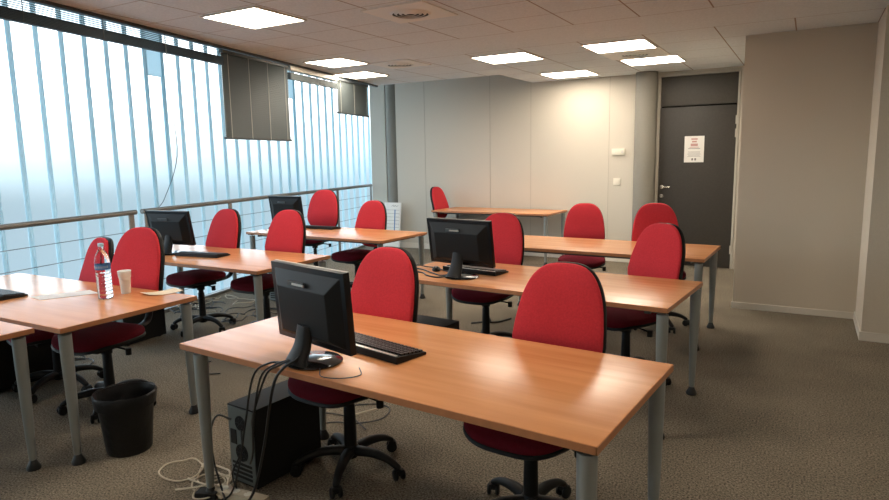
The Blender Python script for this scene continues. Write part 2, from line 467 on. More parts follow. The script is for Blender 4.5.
# ------------------------------------------------------------------ blinds hanging along the ceiling edge
def eb_box(bm, s0, s1, z0, z1, t=.02, off=0):
    edge_trim(bm, E0, ED, s0, s1, z0, z1, off-t, off+t, EN)
def lowered_blind(s0, s1, zb, label, ncord):
    c = on(E0, ED, (s0+s1)/2)
    t = thing('venetian_blind', label, 'blind', (c.x, c.y, zb), math.atan2(ED.y, ED.x))
    L = (s1-s0)/2; H = 2.605-zb
    def slats(bm):
        z = .03
        while z < H-.03:
            bx(bm, -L, L, -.0125, .0125, -.0006, .0006, mtx=Matrix.Translation((0,0,z)) @ Matrix.Rotation(R(66),4,'X'))
            z += .0195
    obj('slats', slats, M['blind'], t, smooth=False)
    obj('headrail', lambda bm: bx(bm, -L, L, -.02, .02, H-.03, H, .003), M['trim'], t)
    obj('bottom_rail', lambda bm: bx(bm, -L-.01, L+.01, -.016, .016, 0, .022, .004), M['trim'], t)
    for k in range(ncord):
        x = L*(.86 - k*(1.72/(ncord-1)))
        obj('ladder_cord', lambda bm, x=x: bx(bm, x-.003, x+.003, -.0165, -.0145, .01, H-.02), M['cord'], t, smooth=False)
lowered_blind(1.75, 2.93, 1.762, 'wide grey slatted blind lowered halfway over the translucent glass wall', 4)
lowered_blind(4.15, 5.10, 2.15, 'short grey slatted blind pulled partly down near the back corner', 3)
def raised(s0, s1, label, m, wand):
    c = on(E0, ED, (s0+s1)/2)
    t = thing('raised_blind', label, 'blind', (c.x, c.y, 2.46), math.atan2(ED.y, ED.x))
    L = (s1-s0)/2
    obj('slat_stack', lambda bm: [bx(bm, -L, L, -.022, .022, .001+k*.0095, .0085+k*.0095) for k in range(8)], m, t, smooth=False)
    n = max(2, int(L*2/.6))
    for k in range(n):
        x = -L*.96+k*(L*1.92/(n-1))
        obj('ladder_cord', lambda bm, x=x: bx(bm, x-.003, x+.003, -.024, -.022, 0, .16), M['trim'], t, smooth=False)
    obj('loose_slats', lambda bm: [bx(bm, -L, L, -.012, .012, .09+k*.014, .0908+k*.014) for k in range(5)], M['slatlight'], t, smooth=False)
    return t
raised(-4.9, 1.76, 'long dark blind raised into a bar above the left glass wall', M['blindbar'], True)
t = raised(2.96, 4.13, 'raised blind between the two lowered grey blinds, headrail coloured as lit', M['blind'], False)
obj('headrail', lambda bm: bx(bm, -.585, .585, -.03, .024, .10, .15, .003), M['tan'], t)
q = on(E0, ED, .98, .03, EN); q2 = on(RL0, RD, 1.62)
tag(obj('pull_cord', lambda bm: tube(bm, [(q.x,q.y,2.58),(q.x-.03,q.y+.03,2.1),(q.x-.12,q.y+.12,1.6),(q2.x+.1,q2.y+.05,1.2),(q2.x+.04,q2.y,1.09)], .004, 6), M['wire']),
    'thin grey pull cord hanging from the raised blind down to the railing', 'cord')

# ------------------------------------------------------------------ railings
RZ = 1.075
def railing(s0, s1, posts, label, endcap):
    c = on(RL0, RD, s0)
    t = thing('railing', label, 'railing', (c.x, c.y, 0), math.atan2(RD.y, RD.x))
    L = s1-s0
    obj('handrail', lambda bm: tube(bm, [(0,0,RZ),(L,0,RZ)], .024, 14, smooth=False), M['alu'], t)
    for p in posts:
        def po(bm, p=p):
            bx(bm, p-s0-.03, p-s0+.03, -.007, .007, .0, RZ-.02, .002)
            bx(bm, p-s0-.05, p-s0+.05, -.035, .035, 0, .012, .002)
        obj('post', po, M['alu'], t)
    for z in (.18, .36, .54, .72, .89):
        obj('wire', lambda bm, z=z: tube(bm, [(0.03,0,z),(L-.03,0,z)], .0035, 6, smooth=False), M['wire'], t)
railing(-3.9, 1.36, (-3.0, -1.4, 1.30), 'near steel handrail with wires in front of the left glass wall', True)
railing(1.44, 6.95, (1.50, 2.83, 5.62, 6.93), 'far steel handrail with wires running to the back corner', True)

# ------------------------------------------------------------------ ceiling fittings
def ceiling_light(x0, x1, y0, y1, label):
    cx, cy, w, d = (x0+x1)/2, (y0+y1)/2, (x1-x0)/2, (y1-y0)/2
    t = thing('ceiling_light', label, 'ceiling light', (cx, cy, CZ), 0, 'square recessed ceiling lights')
    def fr(bm):
        for a, b, c, e in ((-w,w,-d,-d+.016),(-w,w,d-.016,d),(-w,-w+.016,-d+.016,d-.016),(w-.016,w,-d+.016,d-.016)): bx(bm, a, b, c, e, -.012, -.0005)
    obj('frame', fr, M['lframe'], t, smooth=False)
    obj('diffuser', lambda bm: bx(bm, -w+.016, w-.016, -d+.016, d-.016, -.008, -.001), M['lamp'], t, smooth=False)
ceiling_light(-4.07,-3.49,3.38,3.93,'square ceiling light nearest the viewer, by the left blinds')
ceiling_light(-5.00,-4.46,5.52,6.05,'square ceiling light above the far desk, nearer one of the pair by the short blind')
ceiling_light(-5.45,-4.88,6.54,7.05,'square ceiling light closest to the short lowered blind')
ceiling_light(-3.32,-2.67,6.35,6.95,'square ceiling light in the middle of the room')
ceiling_light(-2.06,-1.43,6.33,6.93,'square ceiling light in front of the door vent, nearer one of that pair')
ceiling_light(-3.22,-2.57,8.14,8.75,'square ceiling light nearest the back wall above its bright patch')
ceiling_light(-2.00,-1.35,7.56,8.14,'square ceiling light closest to the dark door, behind the vent')
ceiling_light(-2.06,-1.46,2.4,3.0,'added square ceiling light above the view to brighten the room, right')  # this and the next three are unseen lamps added to brighten the room
ceiling_light(-4.0,-3.4,.6,1.2,'added square ceiling light out of view to brighten the room, left')
ceiling_light(-.6,0,-.9,-.3,'added square ceiling light overhead behind the viewer to brighten the room')
ceiling_light(1.0,1.6,2.4,3.0,'added square ceiling light out of view on the right to brighten the room')
def ceiling_vent(x0, x1, y0, y1, label):
    cx, cy, w, d = (x0+x1)/2, (y0+y1)/2, (x1-x0)/2, (y1-y0)/2
    t = thing('ceiling_vent', label, 'ceiling vent', (cx, cy, CZ))
    obj('panel', lambda bm: bx(bm, -w, w, -d, d, -.008, -.0005, .002), M['vent'], t, smooth=False)
    obj('recess', lambda bm: lathe(bm, [(0,-.0095),(.150,-.0095),(.150,-.008),(0,-.008)], 32), M['ventdark'], t)
    for r in (.05, .085, .12, .155):
        obj('ring', lambda bm, r=r: lathe(bm, [(r-.016,-.020),(r,-.012),(r+.004,-.010),(r,-.009),(r-.018,-.017),(r-.016,-.020)], 32), M['vent'], t)
ceiling_vent(-2.96,-2.42,3.92,4.45,'large round ceiling vent nearest the viewer')
ceiling_vent(-4.50,-3.95,6.05,6.58,'round ceiling vent beside the pair of left lights')
ceiling_vent(-2.06,-1.42,6.945,7.545,'round ceiling vent between the two lights by the door')

# ------------------------------------------------------------------ desks
ZT = .74
def desk(x, y, ang, label, L=1.949, W=.826, group='wood topped desks with grey legs', ins=.046, insl=None):
    """x, y: near right corner; ang: turn of the long side"""
    t = thing('desk', label, 'desk', (x, y, 0), ang, group)
    obj('tabletop', lambda bm: bx(bm, -L, 0, 0, W, ZT-.026, ZT, .0025), M['wood'], t, key='desktop_%.2f_%.2f' % (L, W))
    def band(bm):
        for a, b, c, e in ((-L,0,-.0015,.004),(-L,0,W-.004,W+.0015),(-L-.0015,-L+.004,-.0015,W+.0015),(-.004,.0015,-.0015,W+.0015)):
            bx(bm, a, b, c, e, ZT-.0262, ZT-.0022)
    obj('edge_band', band, M['wood_edge'], t, key='edge_band_%.2f_%.2f' % (L, W), smooth=False)
    def legf(bm):
        lathe(bm, [(0,.045),(.014,.045),(.0175,.06),(.0235,.25),(.030,.55),(.031,ZT-.045),(0,ZT-.045)], 20)
    def footf(bm):
        lathe(bm, [(0,0),(.033,0),(.034,.012),(.022,.036),(.0165,.050),(0,.050)], 20)
    il = insl or ins
    for i, (lx, ly) in enumerate(((-L+il, ins), (-ins, ins), (-L+il, W-ins), (-ins, W-ins))):
        l = obj('leg', legf, M['leg'], t, key='desk_leg', loc=(lx, ly, 0))
        obj('foot', footf, M['foot'], l, key='desk_foot')
    def frm(bm):
        bx(bm, -L+.12, -.12, .115, .145, ZT-.058, ZT-.0265); bx(bm, -L+.12, -.12, W-.145, W-.115, ZT-.058, ZT-.0265)
        for s in (-L+ins, -ins):
            c_ = s + (.08 if s < -L/2 else -.08); bx(bm, c_-.015, c_+.015, ins+.02, W-ins-.02, ZT-.058, ZT-.0265)
            for q in (ins, W-ins): bx(bm, s-.034, s+.034, q-.034, q+.034, ZT-.036, ZT-.0265)
    obj('frame', frm, M['frame'], t, key='desk_frame_%.2f_%.2f' % (L, W), smooth=False)
    return t
desk(-.470, 1.641, R(-3.8), 'front wooden desk with the largest monitor, nearest the viewer', insl=.08)
desk(-.607, 3.378, R(-4.1), 'wooden desk directly behind the front one, carrying the middle monitor', ins=.034)
desk(-.663, 5.120, R(-1.5), 'empty wooden desk in the third row in front of the dark door')
desk(-3.13, 8.28, R(-1.6), 'narrow looking wooden desk against the back wall', W=.76, L=1.93)
desk(-3.177, 1.662, R(1.36), 'wooden desk on the left holding the water bottle and paper cup')
desk(-3.496, 3.260, R(.2), 'wooden desk by the railing behind the bottle desk')
desk(-3.638, 5.021, R(-1.8), 'farthest left wooden desk by the glass wall, in front of the chart')
desk(-3.306, .785, R(1.0), 'wooden desk cut off at the left edge of the picture', L=1.6, ins=.05)

# ------------------------------------------------------------------ chairs
def pad(bm, a, b, taper, thick, n=2.9, seg=48, rings=7, bend=0, puff=1.0, back=False, edge=.45, egg=0):
    """rounded cushion in local XZ, front toward -Y; a, b half sizes"""
    outl = []
    for i in range(seg):
        th = 2*PI*i/seg; c, s = math.cos(th), math.sin(th)
        x = a*math.copysign(abs(c)**(2/n), c); z = b*math.copysign(abs(s)**(2/n), s)
        x *= 1 - taper*max(0, (z/b+.35)/1.35)**1.1 - egg*max(0, -z/b)**2
        outl.append((x, z))
    def ring(f, y): return [bm.verts.new((x*f, y + bend*((x*f)/a)**2, z*f)) for x, z in outl]
    rs = []
    fs = [1, .985, .95, .86, .7, .5, .25]
    for f in fs[::-1]: rs.append(ring(f, -thick*(edge + (1-edge)*puff*(1-f**3.0)) if f < 1 else -thick*edge*.8))
    rs.append(ring(1.008, -thick*edge*.4))
    rs.append(ring(.99, 0))
    for A, B in zip(rs, rs[1:]):
        for i in range(seg): bm.faces.new((A[i], A[(i+1)%seg], B[(i+1)%seg], B[i]))
    bm.faces.new(rs[0]); bm.faces.new(rs[-1][::-1])

def back_pose(bm):   # backrest leans back and curves
    for v in bm.verts:
        z = v.co.z
        v.co.y += -.030*math.exp(-((z+.10)/.13)**2) + .018*(z/.27)**2
    bm.transform(Matrix.Translation((0, .322, .825)) @ Matrix.Rotation(R(-7), 4, 'X'))

CHAIR_PARTS = [
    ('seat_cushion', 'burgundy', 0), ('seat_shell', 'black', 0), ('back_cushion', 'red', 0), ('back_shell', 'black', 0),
    ('back_bar', 'black', 0), ('mechanism', 'black', 0), ('lever', 'black', 0), ('gas_column', 'black', 1), ('star_base', 'black', 2)]
def f_seat(bm):
    pad(bm, .235, .225, .06, .065, n=3.2, bend=0, edge=.5)
    bm.transform(Matrix.Translation((0,-.035,.425)) @ Matrix.Rotation(R(-90), 4, 'X'))
    for v in bm.verts:
        if v.co.y < -.16: v.co.z -= (-.16-v.co.y)**2*3.0
def f_seatshell(bm):
    pad(bm, .238, .228, .06, .02, n=3.2, edge=.9)
    bm.transform(Matrix.Translation((0,-.035,.409)) @ Matrix.Rotation(R(-90), 4, 'X'))
    for v in bm.verts:
        if v.co.y < -.16: v.co.z -= (-.16-v.co.y)**2*3.0
def f_backc(bm):
    pad(bm, .217, .272, .20, .052, n=3.0, bend=-.022, edge=.42, egg=.10); back_pose(bm)
def f_backs(bm):
    pad(bm, .2205, .276, .20, .036, n=3.0, bend=-.022, edge=.8, egg=.10)
    bm.transform(Matrix.Translation((0,.034,0))); back_pose(bm)
def f_bar(bm):
    tube(bm, [(0,.02,.43),(0,.19,.43),(0,.325,.45),(0,.365,.52),(0,.370,.62),(0,.372,.72)], .02, 10, flat=.55, radii=[.022,.026,.028,.028,.026,.022])
    bx(bm, -.045, .045, .335, .370, .60, .76, .01)
def f_mech(bm):
    bx(bm, -.075, .075, -.13, .12, .345, .396, .012); lathe(bm, [(0,.31),(.034,.31),(.036,.35),(0,.35)], 20)
def f_lever(bm):
    tube(bm, [(.05,-.02,.372),(.16,-.03,.368),(.21,-.03,.362)], .006, 8); lathe(bm, [(0,-.02),(.018,-.02),(.018,.02),(0,.02)], 12, (0,0,0), Matrix.Translation((.222,-.03,.352)) )
def f_col(bm):
    lathe(bm, [(0,.075),(.033,.075),(.030,.26),(.028,.345),(.022,.35),(.022,.425),(0,.40)], 24)
def f_base(bm):
    lathe(bm, [(0,.07),(.030,.068),(.044,.085),(.044,.118),(.034,.135),(0,.137)], 24)
    for k in range(5):
        a = R(90+72*k); c, s = math.cos(a), math.sin(a)
        tube(bm, [(c*.025, s*.025, .106), (c*.12, s*.12, .112), (c*.21, s*.21, .095), (c*.265, s*.265, .066), (c*.272,s*.272,.060)], .02, 10, radii=[.031,.027,.021,.018,.013], flat=.85)
def f_cast(bm):
    for s in (-1, 1):
        lathe(bm, [(0,0),(.018,0),(.027,.004),(.028,.012),(.022,.018),(0,.018)], 20, (0,0,0), Matrix.Translation((s*.019 - .009, 0, .028)) @ Matrix.Rotation(R(90),4,'Y'))
    bx(bm, -.022, .022, -.022, .018, .030, .056, .008); tube(bm, [(0,0,.045),(0,0,.070)], .007, 8, smooth=False)
FN = dict(seat_cushion=f_seat, seat_shell=f_seatshell, back_cushion=f_backc, back_shell=f_backs, back_bar=f_bar, mechanism=f_mech, lever=f_lever, gas_column=f_col, star_base=f_base)
def chair(x, y, ang, label, dz=0, base=0, seat=.065):
    t = thing('office_chair', label, 'office chair', (x, y, 0), R(ang), 'red swivel chairs')
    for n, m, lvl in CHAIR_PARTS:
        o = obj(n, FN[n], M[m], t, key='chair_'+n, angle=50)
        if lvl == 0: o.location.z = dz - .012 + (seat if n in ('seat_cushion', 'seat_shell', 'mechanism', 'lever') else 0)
        if lvl == 1: o.location.z = 0
        if lvl == 2:
            o.rotation_euler.z = R(base)
            for k in range(5):
                a = R(90+72*k)
                q = obj('caster', f_cast, M['black'], o, key='chair_caster')
                q.location = (math.cos(a)*.272, math.sin(a)*.272, 0); q.rotation_euler.z = a + R(90) + random.uniform(-.8,.8)
    return t
chair(-.945, 2.32, -3, 'red chair tucked behind the right half of the front desk', dz=-.015, base=-8)
chair(-1.915, 2.33, -3, 'red chair behind the largest monitor at the front desk', base=-10)
chair(-2.20, 4.44, 2, 'red chair behind the middle monitor in the second row', dz=-.005, base=30)
chair(-1.03, 4.24, -27, 'red turned chair at the right end of the second row desk', dz=-.02, base=10)
chair(-1.97, 6.20, 14, 'red chair in the third row below the light switch', dz=-.045, base=180, seat=.11)
chair(-1.14, 5.77, 16, 'red chair in the third row in front of the dark door', dz=.005, base=-10)
chair(-4.85, 8.74, 90, 'red chair seen from the side at the left end of the back wall desk')
chair(-5.43, 6.06, 16, 'red chair right beside the small far monitor by the railing', dz=.07, base=20)
chair(-4.45, 5.66, 0, 'red chair at the farthest left desk beside the white chart', dz=-.025, base=10)
chair(-4.83, 3.81, -2, 'crimson chair at the railing desk beside its monitor', dz=.012, base=-20)
chair(-4.08, 3.89, 3, 'red chair at the right end of the railing desk', dz=.015, base=5)
chair(-3.81, 2.26, 9, 'large orange red chair behind the paper cup', dz=.035, base=-5, seat=.02)
chair(-4.45, 2.29, -12, 'small crimson chair behind the water bottle', dz=-.062, base=0)

# ------------------------------------------------------------------ monitors
def monitor(x, y, z, ang, tilt, label, w=.52, h=.325, lift=.085, fwd=0, silver=True):
    """x, y: centre of the base; back of the screen looks to -Y local"""
    t = thing('monitor', label, 'monitor', (x, y, z), R(ang), 'black flat monitors seen from behind')
    Tm = Matrix.Translation((0, fwd, lift)) @ Matrix.Rotation(R(tilt), 4, 'X')
    def body(bm):
        bx(bm, -w/2, w/2, -.012, .018, 0, h, .006, mtx=Tm)
    def hump(bm):
        t2 = bmesh.new()
        a = [(-w/2+.02, .02), (w/2-.02, .02), (w/2-.02, h-.02), (-w/2+.02, h-.02)]
        b = [(-w/2+.085, .05), (w/2-.085, .05), (w/2-.085, h-.085), (-w/2+.085, h-.085)]
        A = [t2.verts.new((p[0], -.010, p[1])) for p in a]; B = [t2.verts.new((p[0], -.045, p[1])) for p in b]
        t2.faces.new(A); t2.faces.new(B[::-1])
        for i in range(4): t2.faces.new((A[i], A[(i+1)%4], B[(i+1)%4], B[i]))
        bmesh.ops.recalc_face_normals(t2, faces=t2.faces); bevel_bm(t2, .004, 2); t2.transform(Tm); merge(bm, t2)
    obj('casing', body, M['gloss'], t)
    obj('back_bulge', hump, M['black'], t)
    obj('screen', lambda bm: bx(bm, -w/2+.016, w/2-.016, .018, .0195, .02, h-.016, mtx=Tm), M['screen'], t, smooth=False)
    obj('top_handle', lambda bm: bx(bm, -.075, .035, -.050, -.040, h-.075, h-.055, .003, mtx=Tm), M['trim'], t)
    if silver:
        def badge(bm):
            bx(bm, -.040, .040, -.053, -.050, h-.069, h-.061, mtx=Tm)
        obj('emblem', badge, M['silver'], t, smooth=False)
    obj('edge_strip', lambda bm: bx(bm, -w/2+.002, w/2-.002, .006, .017, h-.001, h+.0012, mtx=Tm), M['tan'], t, smooth=False)
    def neck(bm):
        tube(bm, [(0,-.095,.008),(0,-.085,.035),(0,fwd-.060,lift+.01),(0,fwd-.045,lift+.085)], .02, 12, radii=[.068,.056,.048,.042], flat=.5)
    obj('stand_neck', neck, M['black'], t)
    def basef(bm):
        lathe(bm, [(0,0),(.115,0),(.12,.006),(.112,.012),(.03,.016),(0,.016)], 36, (0,-.01,0), Matrix.Diagonal((1.0,.95,1,1)))
    obj('stand_base', basef, M['polish'], t)
    return t
monitor(-1.69, 1.86, ZT, -13, 4, 'largest black monitor on the front desk, seen from behind', w=.487, h=.322, lift=.072)
monitor(-2.01, 3.70, ZT, -9, 8, 'black monitor on the second row desk with its back panel facing the viewer', w=.53, h=.312, lift=.088)
monitor(-4.88, 3.60, ZT, 6, 10, 'small looking black monitor on the railing desk', w=.5, h=.305, silver=False)
monitor(-5.31, 5.48, ZT, 2, 8, 'farthest black monitor on the left rear desk by the railing', w=.48, h=.31, silver=False)

# ------------------------------------------------------------------ keyboards
def keyboard(x, y, z, ang, label, strip=True):
    t = thing('keyboard', label, 'keyboard', (x, y, z), R(ang), 'black keyboards')
    def body(bm):   # wedge: user's side is +Y, high edge toward -Y
        pts = [(-.085,0),(.085,0),(.085,.012),(-.085,.030)]
        a = [bm.verts.new((-.228, p, q)) for p, q in pts]; b = [bm.verts.new((.228, p, q)) for p, q in pts]
        bm.faces.new(a); bm.faces.new(b[::-1])
        for i in range(4): bm.faces.new((a[i], a[(i+1)%4], b[(i+1)%4], b[i]))
        bmesh.ops.recalc_face_normals(bm, faces=bm.faces); bevel_bm(bm, .004, 2)
    obj('body', body, M['black'], t, key='kb_body')
    def keys(bm):
        for r in range(6):
            y_ = .066 - r*.0215
            for c in range(20):
                if c in (14, 17) and r > 3: pass
                x_ = -.209 + c*.022
                z_ = .012 + (.085-y_)*.106 + .001
                bx(bm, x_-.0085, x_+.0085, y_-.0085, y_+.0085, z_-.002, z_+.007, .0015, 1)
    obj('keys', keys, M['keys'], t, key='kb_keys')
    if strip: obj('light_strip', lambda bm: bx(bm, -.215, .215, -.078, -.066, .0285, .0305), M['silver'], t, key='kb_strip', smooth=False)
    return t
keyboard(-1.575, 2.10, ZT, -12, 'black keyboard with a pale strip behind the largest monitor')
keyboard(-2.03, 3.93, ZT, -8, 'black keyboard behind the middle monitor')
keyboard(-4.53, 3.62, ZT, 8, 'black keyboard on the railing desk beside the small monitor', strip=False)
keyboard(-4.99, 5.70, ZT, 0, 'black keyboard on the farthest left desk', strip=False)
keyboard(-4.40, 1.93, ZT, 0, 'black keyboard cut off at the left picture edge on the bottle desk', strip=False)

# ------------------------------------------------------------------ computers
def tower(x, y, ang, label, w=.19, d=.42, h=.40):
    t = thing('computer_tower', label, 'computer', (x, y, 0), R(ang), 'black computer towers on the carpet')
    obj('case', lambda bm: bx(bm, -w/2, w/2, -d/2+.004, d/2, .012, h, .004), M['matte'], t)
    def rear(bm): bx(bm, -w/2+.006, w/2-.006, -d/2, -d/2+.004, .02, h-.008)
    obj('rear_panel', rear, M['panel'], t, smooth=False)
    for z, r in ((h*.80, .036), (h*.43, .042)):
        def fan(bm, z=z, r=r):
            for q in (r, r*.66, r*.33):
                tube(bm, [(q*math.cos(k*PI/12), -d/2-.002, z+q*math.sin(k*PI/12)) for k in range(25)], .0016, 5, smooth=False)
            for k in range(4):
                a = k*PI/4; tube(bm, [(-r*math.cos(a), -d/2-.003, z-r*math.sin(a)), (r*math.cos(a), -d/2-.003, z+r*math.sin(a))], .0015, 5, smooth=False)
        obj('fan_grille', fan, M['black'], t)
        obj('fan', lambda bm, z=z, r=r: lathe(bm, [(0,0),(r*.97,0),(r*.97,.001),(0,.001)], 24, (0,-d/2-.0005,z), Matrix.Rotation(R(90),4,'X')), M['matte'], t)
    def ports(bm):
        bx(bm, -w/2+.02, -w/2+.06, -d/2-.003, -d/2, h*.52, h*.70)
    obj('port_block', ports, M['black'], t, smooth=False)
    for k in range(4): obj('slot_cover', lambda bm, k=k: bx(bm, -w/2+.02, w/2-.03, -d/2-.002, -d/2, h*.10+k*.022, h*.10+k*.022+.012), M['black'], t, smooth=False)
    for sx in (-1, 1):
        for sy in (-1, 1):
            obj('foot', lambda bm, sx=sx, sy=sy: lathe(bm, [(0,0),(.014,0),(.014,.012),(0,.012)], 12, (sx*(w/2-.03), sy*(d/2-.05), 0)), M['foot'], t)
    return t
tower(-2.25, 2.16, -4, 'black computer tower under the front desk with its rear fans showing')
tower(-2.31, 3.72, -94, 'black computer tower under the second row desk, only its top showing', h=.40)
tower(-5.05, 3.30, 4, 'black computer tower under the railing desk left end, behind the cup desk', h=.42)
tower(-4.82, 2.20, 0, 'black computer tower under the left end of the bottle desk', h=.42)
tower(-5.02, 5.14, 0, 'black computer tower under the farthest left desk', h=.42)

# ------------------------------------------------------------------ waste bin
def binf(bm):
    n = 40; prof_o = [(.0,.0),(.110,.0),(.114,.006),(.139,.27),(.146,.30),(.153,.325)]
    prof_i = [(.147,.325),(.140,.30),(.132,.27),(.107,.012),(0,.012)]
    lathe(bm, prof_o+prof_i, n)
wb = thing('waste_bin', 'black plastic waste bin standing on the carpet by the bottle desk', 'bin', (-3.14, 1.94, 0))
obj('bucket', binf, M['bag'], wb)
def liner(bm):
    n = 48; rings = []
    for r, z in ((.133,.24),(.148,.322),(.154,.332),(.159,.322),(.156,.29),(.152,.262)):
        rings.append([bm.verts.new(((r+random.uniform(-.002,.002))*math.cos(2*PI*i/n), (r+random.uniform(-.002,.002))*math.sin(2*PI*i/n), z+random.uniform(-.004,.004))) for i in range(n)])
    for a, b in zip(rings, rings[1:]):
        for i in range(n): bm.faces.new((a[i], a[(i+1)%n], b[(i+1)%n], b[i]))
obj('liner_bag', liner, M['bag'], wb)

# ------------------------------------------------------------------ things on the bottle desk
bt = thing('water_bottle', 'tall clear plastic water bottle with a blue label band', 'bottle', (-3.645, 2.19, ZT))
prof = [(0,.004),(.030,.0),(.040,.006)]
for k in range(7):
    z = .02+k*.021; prof += [(.0425, z), (.0425, z+.010), (.0400, z+.015)]
prof += [(.0425,.172),(.0425,.225),(.0405,.245),(.033,.270),(.020,.292),(.0145,.300),(.0145,.318),(0,.318)]
obj('body', lambda bm: lathe(bm, prof, 32), M['clear'], bt)
obj('water', lambda bm: lathe(bm, [(0,.008),(.034,.008),(.037,.02),(.037,.16),(0,.16)], 28), M['clear'], bt)
obj('label_band', lambda bm: lathe(bm, [(.0432,.180),(.0432,.212)], 32), M['label'], bt)
obj('cap', lambda bm: lathe(bm, [(0,.3185),(.0165,.3185),(.0165,.334),(.015,.337),(0,.337)], 20), M['cap'], bt)
obj('label_text', lambda bm: [tube(bm, [(.0436*math.cos(a), .0436*math.sin(a), .190), (.0436*math.cos(a+.05), .0436*math.sin(a+.05), .203)], .0012, 5, smooth=False) for a in [R(-150+k*14) for k in range(12)]], M['white'], bt)
cp = thing('paper_cup', 'white paper cup standing beside the water bottle', 'cup', (-3.68, 2.345, ZT))
obj('cup_body', lambda bm: lathe(bm, [(0,.0),(.026,.0),(.0275,.004),(.034,.098),(.0365,.101),(.039,.138),(.0405,.141),(.039,.143),(.037,.140),(.0335,.09),(.026,.006),(0,.006)], 32), M['cup'], cp)
def sheet(name, pts, label, m, z=ZT, curl=0, cat='paper'):
    cx = sum(p[0] for p in pts)/4; cy = sum(p[1] for p in pts)/4
    def f(bm):
        N = 6; g = []
        for i in range(N+1):
            row = []
            for j in range(N+1):
                u, v = i/N, j/N
                x = (pts[0][0]*(1-u)+pts[1][0]*u)*(1-v)+(pts[3][0]*(1-u)+pts[2][0]*u)*v - cx
                y = (pts[0][1]*(1-u)+pts[1][1]*u)*(1-v)+(pts[3][1]*(1-u)+pts[2][1]*u)*v - cy
                row.append((x, y, .0012+curl*(2*v-1)**2*.5))
            g.append(row)
        T = [[bm.verts.new((x,y,z_+.001)) for x,y,z_ in r] for r in g]; B = [[bm.verts.new((x,y,z_)) for x,y,z_ in r] for r in g]
        for i in range(N):
            for j in range(N):
                bm.faces.new((T[i][j],T[i+1][j],T[i+1][j+1],T[i][j+1])); bm.faces.new((B[i][j+1],B[i+1][j+1],B[i+1][j],B[i][j]))
        for i in range(N):
            bm.faces.new((T[i][0],B[i][0],B[i+1][0],T[i+1][0])); bm.faces.new((T[i+1][N],B[i+1][N],B[i][N],T[i][N]))
            bm.faces.new((T[0][i+1],B[0][i+1],B[0][i],T[0][i])); bm.faces.new((T[N][i],B[N][i],B[N][i+1],T[N][i+1]))
    o = obj(name, f, m, loc=(cx, cy, z)); tag(o, label, cat); return o
sheet('printed_sheet', [(-4.12,2.00),(-3.97,1.98),(-3.83,2.26),(-3.98,2.29)], 'white printed sheet lying flat to the left of the water bottle', M['paper'])
sheet('folded_napkin', [(-3.56,2.36),(-3.44,2.34),(-3.36,2.52),(-3.49,2.55)], 'folded cream paper at the right corner of the bottle desk', M['pcream'], curl=.02, cat='napkin')

# ------------------------------------------------------------------ chart leaning on the left column
ch = thing('chart_board', 'tall white chart board with a blue scale leaning at the back corner column', 'chart', (-6.20, 8.85, 0), 0)
ch.rotation_euler = (R(-6), 0, 0)
obj('board', lambda bm: bx(bm, -.17, .17, 0, .02, .0, .80, .003), M['paper'], ch)
obj('scale_bar', lambda bm: (bx(bm, .045, .065, -.002, 0, .30, .68), bx(bm, .03, .08, -.002, 0, .28, .32)), M['blue'], ch, smooth=False)
def chl(bm):
    for k in range(8): bx(bm, -.15, .15, -.0015, 0, .25+k*.06, .254+k*.06)
    tube(bm, [(-.02,-.002,.735),(.02,-.002,.755),(.03,-.002,.730),(.06,-.002,.752),(.08,-.002,.735),(.12,-.002,.75)], .003, 5)
obj('printed_lines', chl, M['ink'], ch, smooth=False)

# ------------------------------------------------------------------ cables
def cable(pts, r, m, label, group=None, name='cable', cat='cable'):
    o = obj(name, lambda bm: tube(bm, pts, r, 6), m); return tag(o, label, cat, group)
g1 = 'black cables behind the largest monitor'
lb1 = 'black cable hanging from the largest monitor to the computer tower below'
cable([(-1.70,1.79,.80),(-1.72,1.755,.775),(-1.76,1.725,.752),(-1.80,1.695,.72),(-1.90,1.72,.56),(-2.06,1.84,.42),(-2.17,1.935,.33)], .0045, M['bcable'], lb1, g1)
cable([(-1.71,1.79,.79),(-1.74,1.75,.768),(-1.785,1.725,.75),(-1.83,1.69,.70),(-1.93,1.73,.48),(-2.08,1.85,.26),(-2.20,1.935,.14)], .0045, M['bcable'], lb1, g1)
cable([(-1.68,1.78,.80),(-1.69,1.74,.776),(-1.72,1.705,.752),(-1.75,1.675,.68),(-1.84,1.70,.42),(-1.98,1.76,.16),(-2.10,1.80,.02)], .006, M['bcable'], lb1, g1)
cable([(-1.72,1.80,.78),(-1.76,1.76,.756),(-1.82,1.73,.75),(-1.87,1.69,.70),(-1.98,1.73,.46),(-2.12,1.80,.20),(-2.22,1.82,.03),(-2.30,1.76,.01)], .0045, M['bcable'], lb1, g1)
cable([(-2.30,1.93,.34),(-2.36,1.90,.36),(-2.39,1.88,.28),(-2.36,1.86,.16),(-2.30,1.84,.06),(-2.22,1.80,.01)], .005, M['bcable'], 'black power cable looping off the left side of the tower under the front desk')
cable([(-2.24,1.93,.30),(-2.20,1.89,.22),(-2.26,1.88,.10),(-2.20,1.86,.02),(-2.12,1.80,.01)], .004, M['bcable'], 'short black cable dropping down the rear panel of the front tower')
cable([(-1.47,1.86,.746),(-1.42,1.80,.744),(-1.46,1.74,.744),(-1.54,1.72,.744),(-1.60,1.78,.746)], .002, M['bcable'], 'thin dark wire curled on the front desk beside the monitor base')
gw = 'cream cables tangled on the carpet by the front desk leg'; lw = 'cream cable coiled on the carpet below the left end of the front desk'
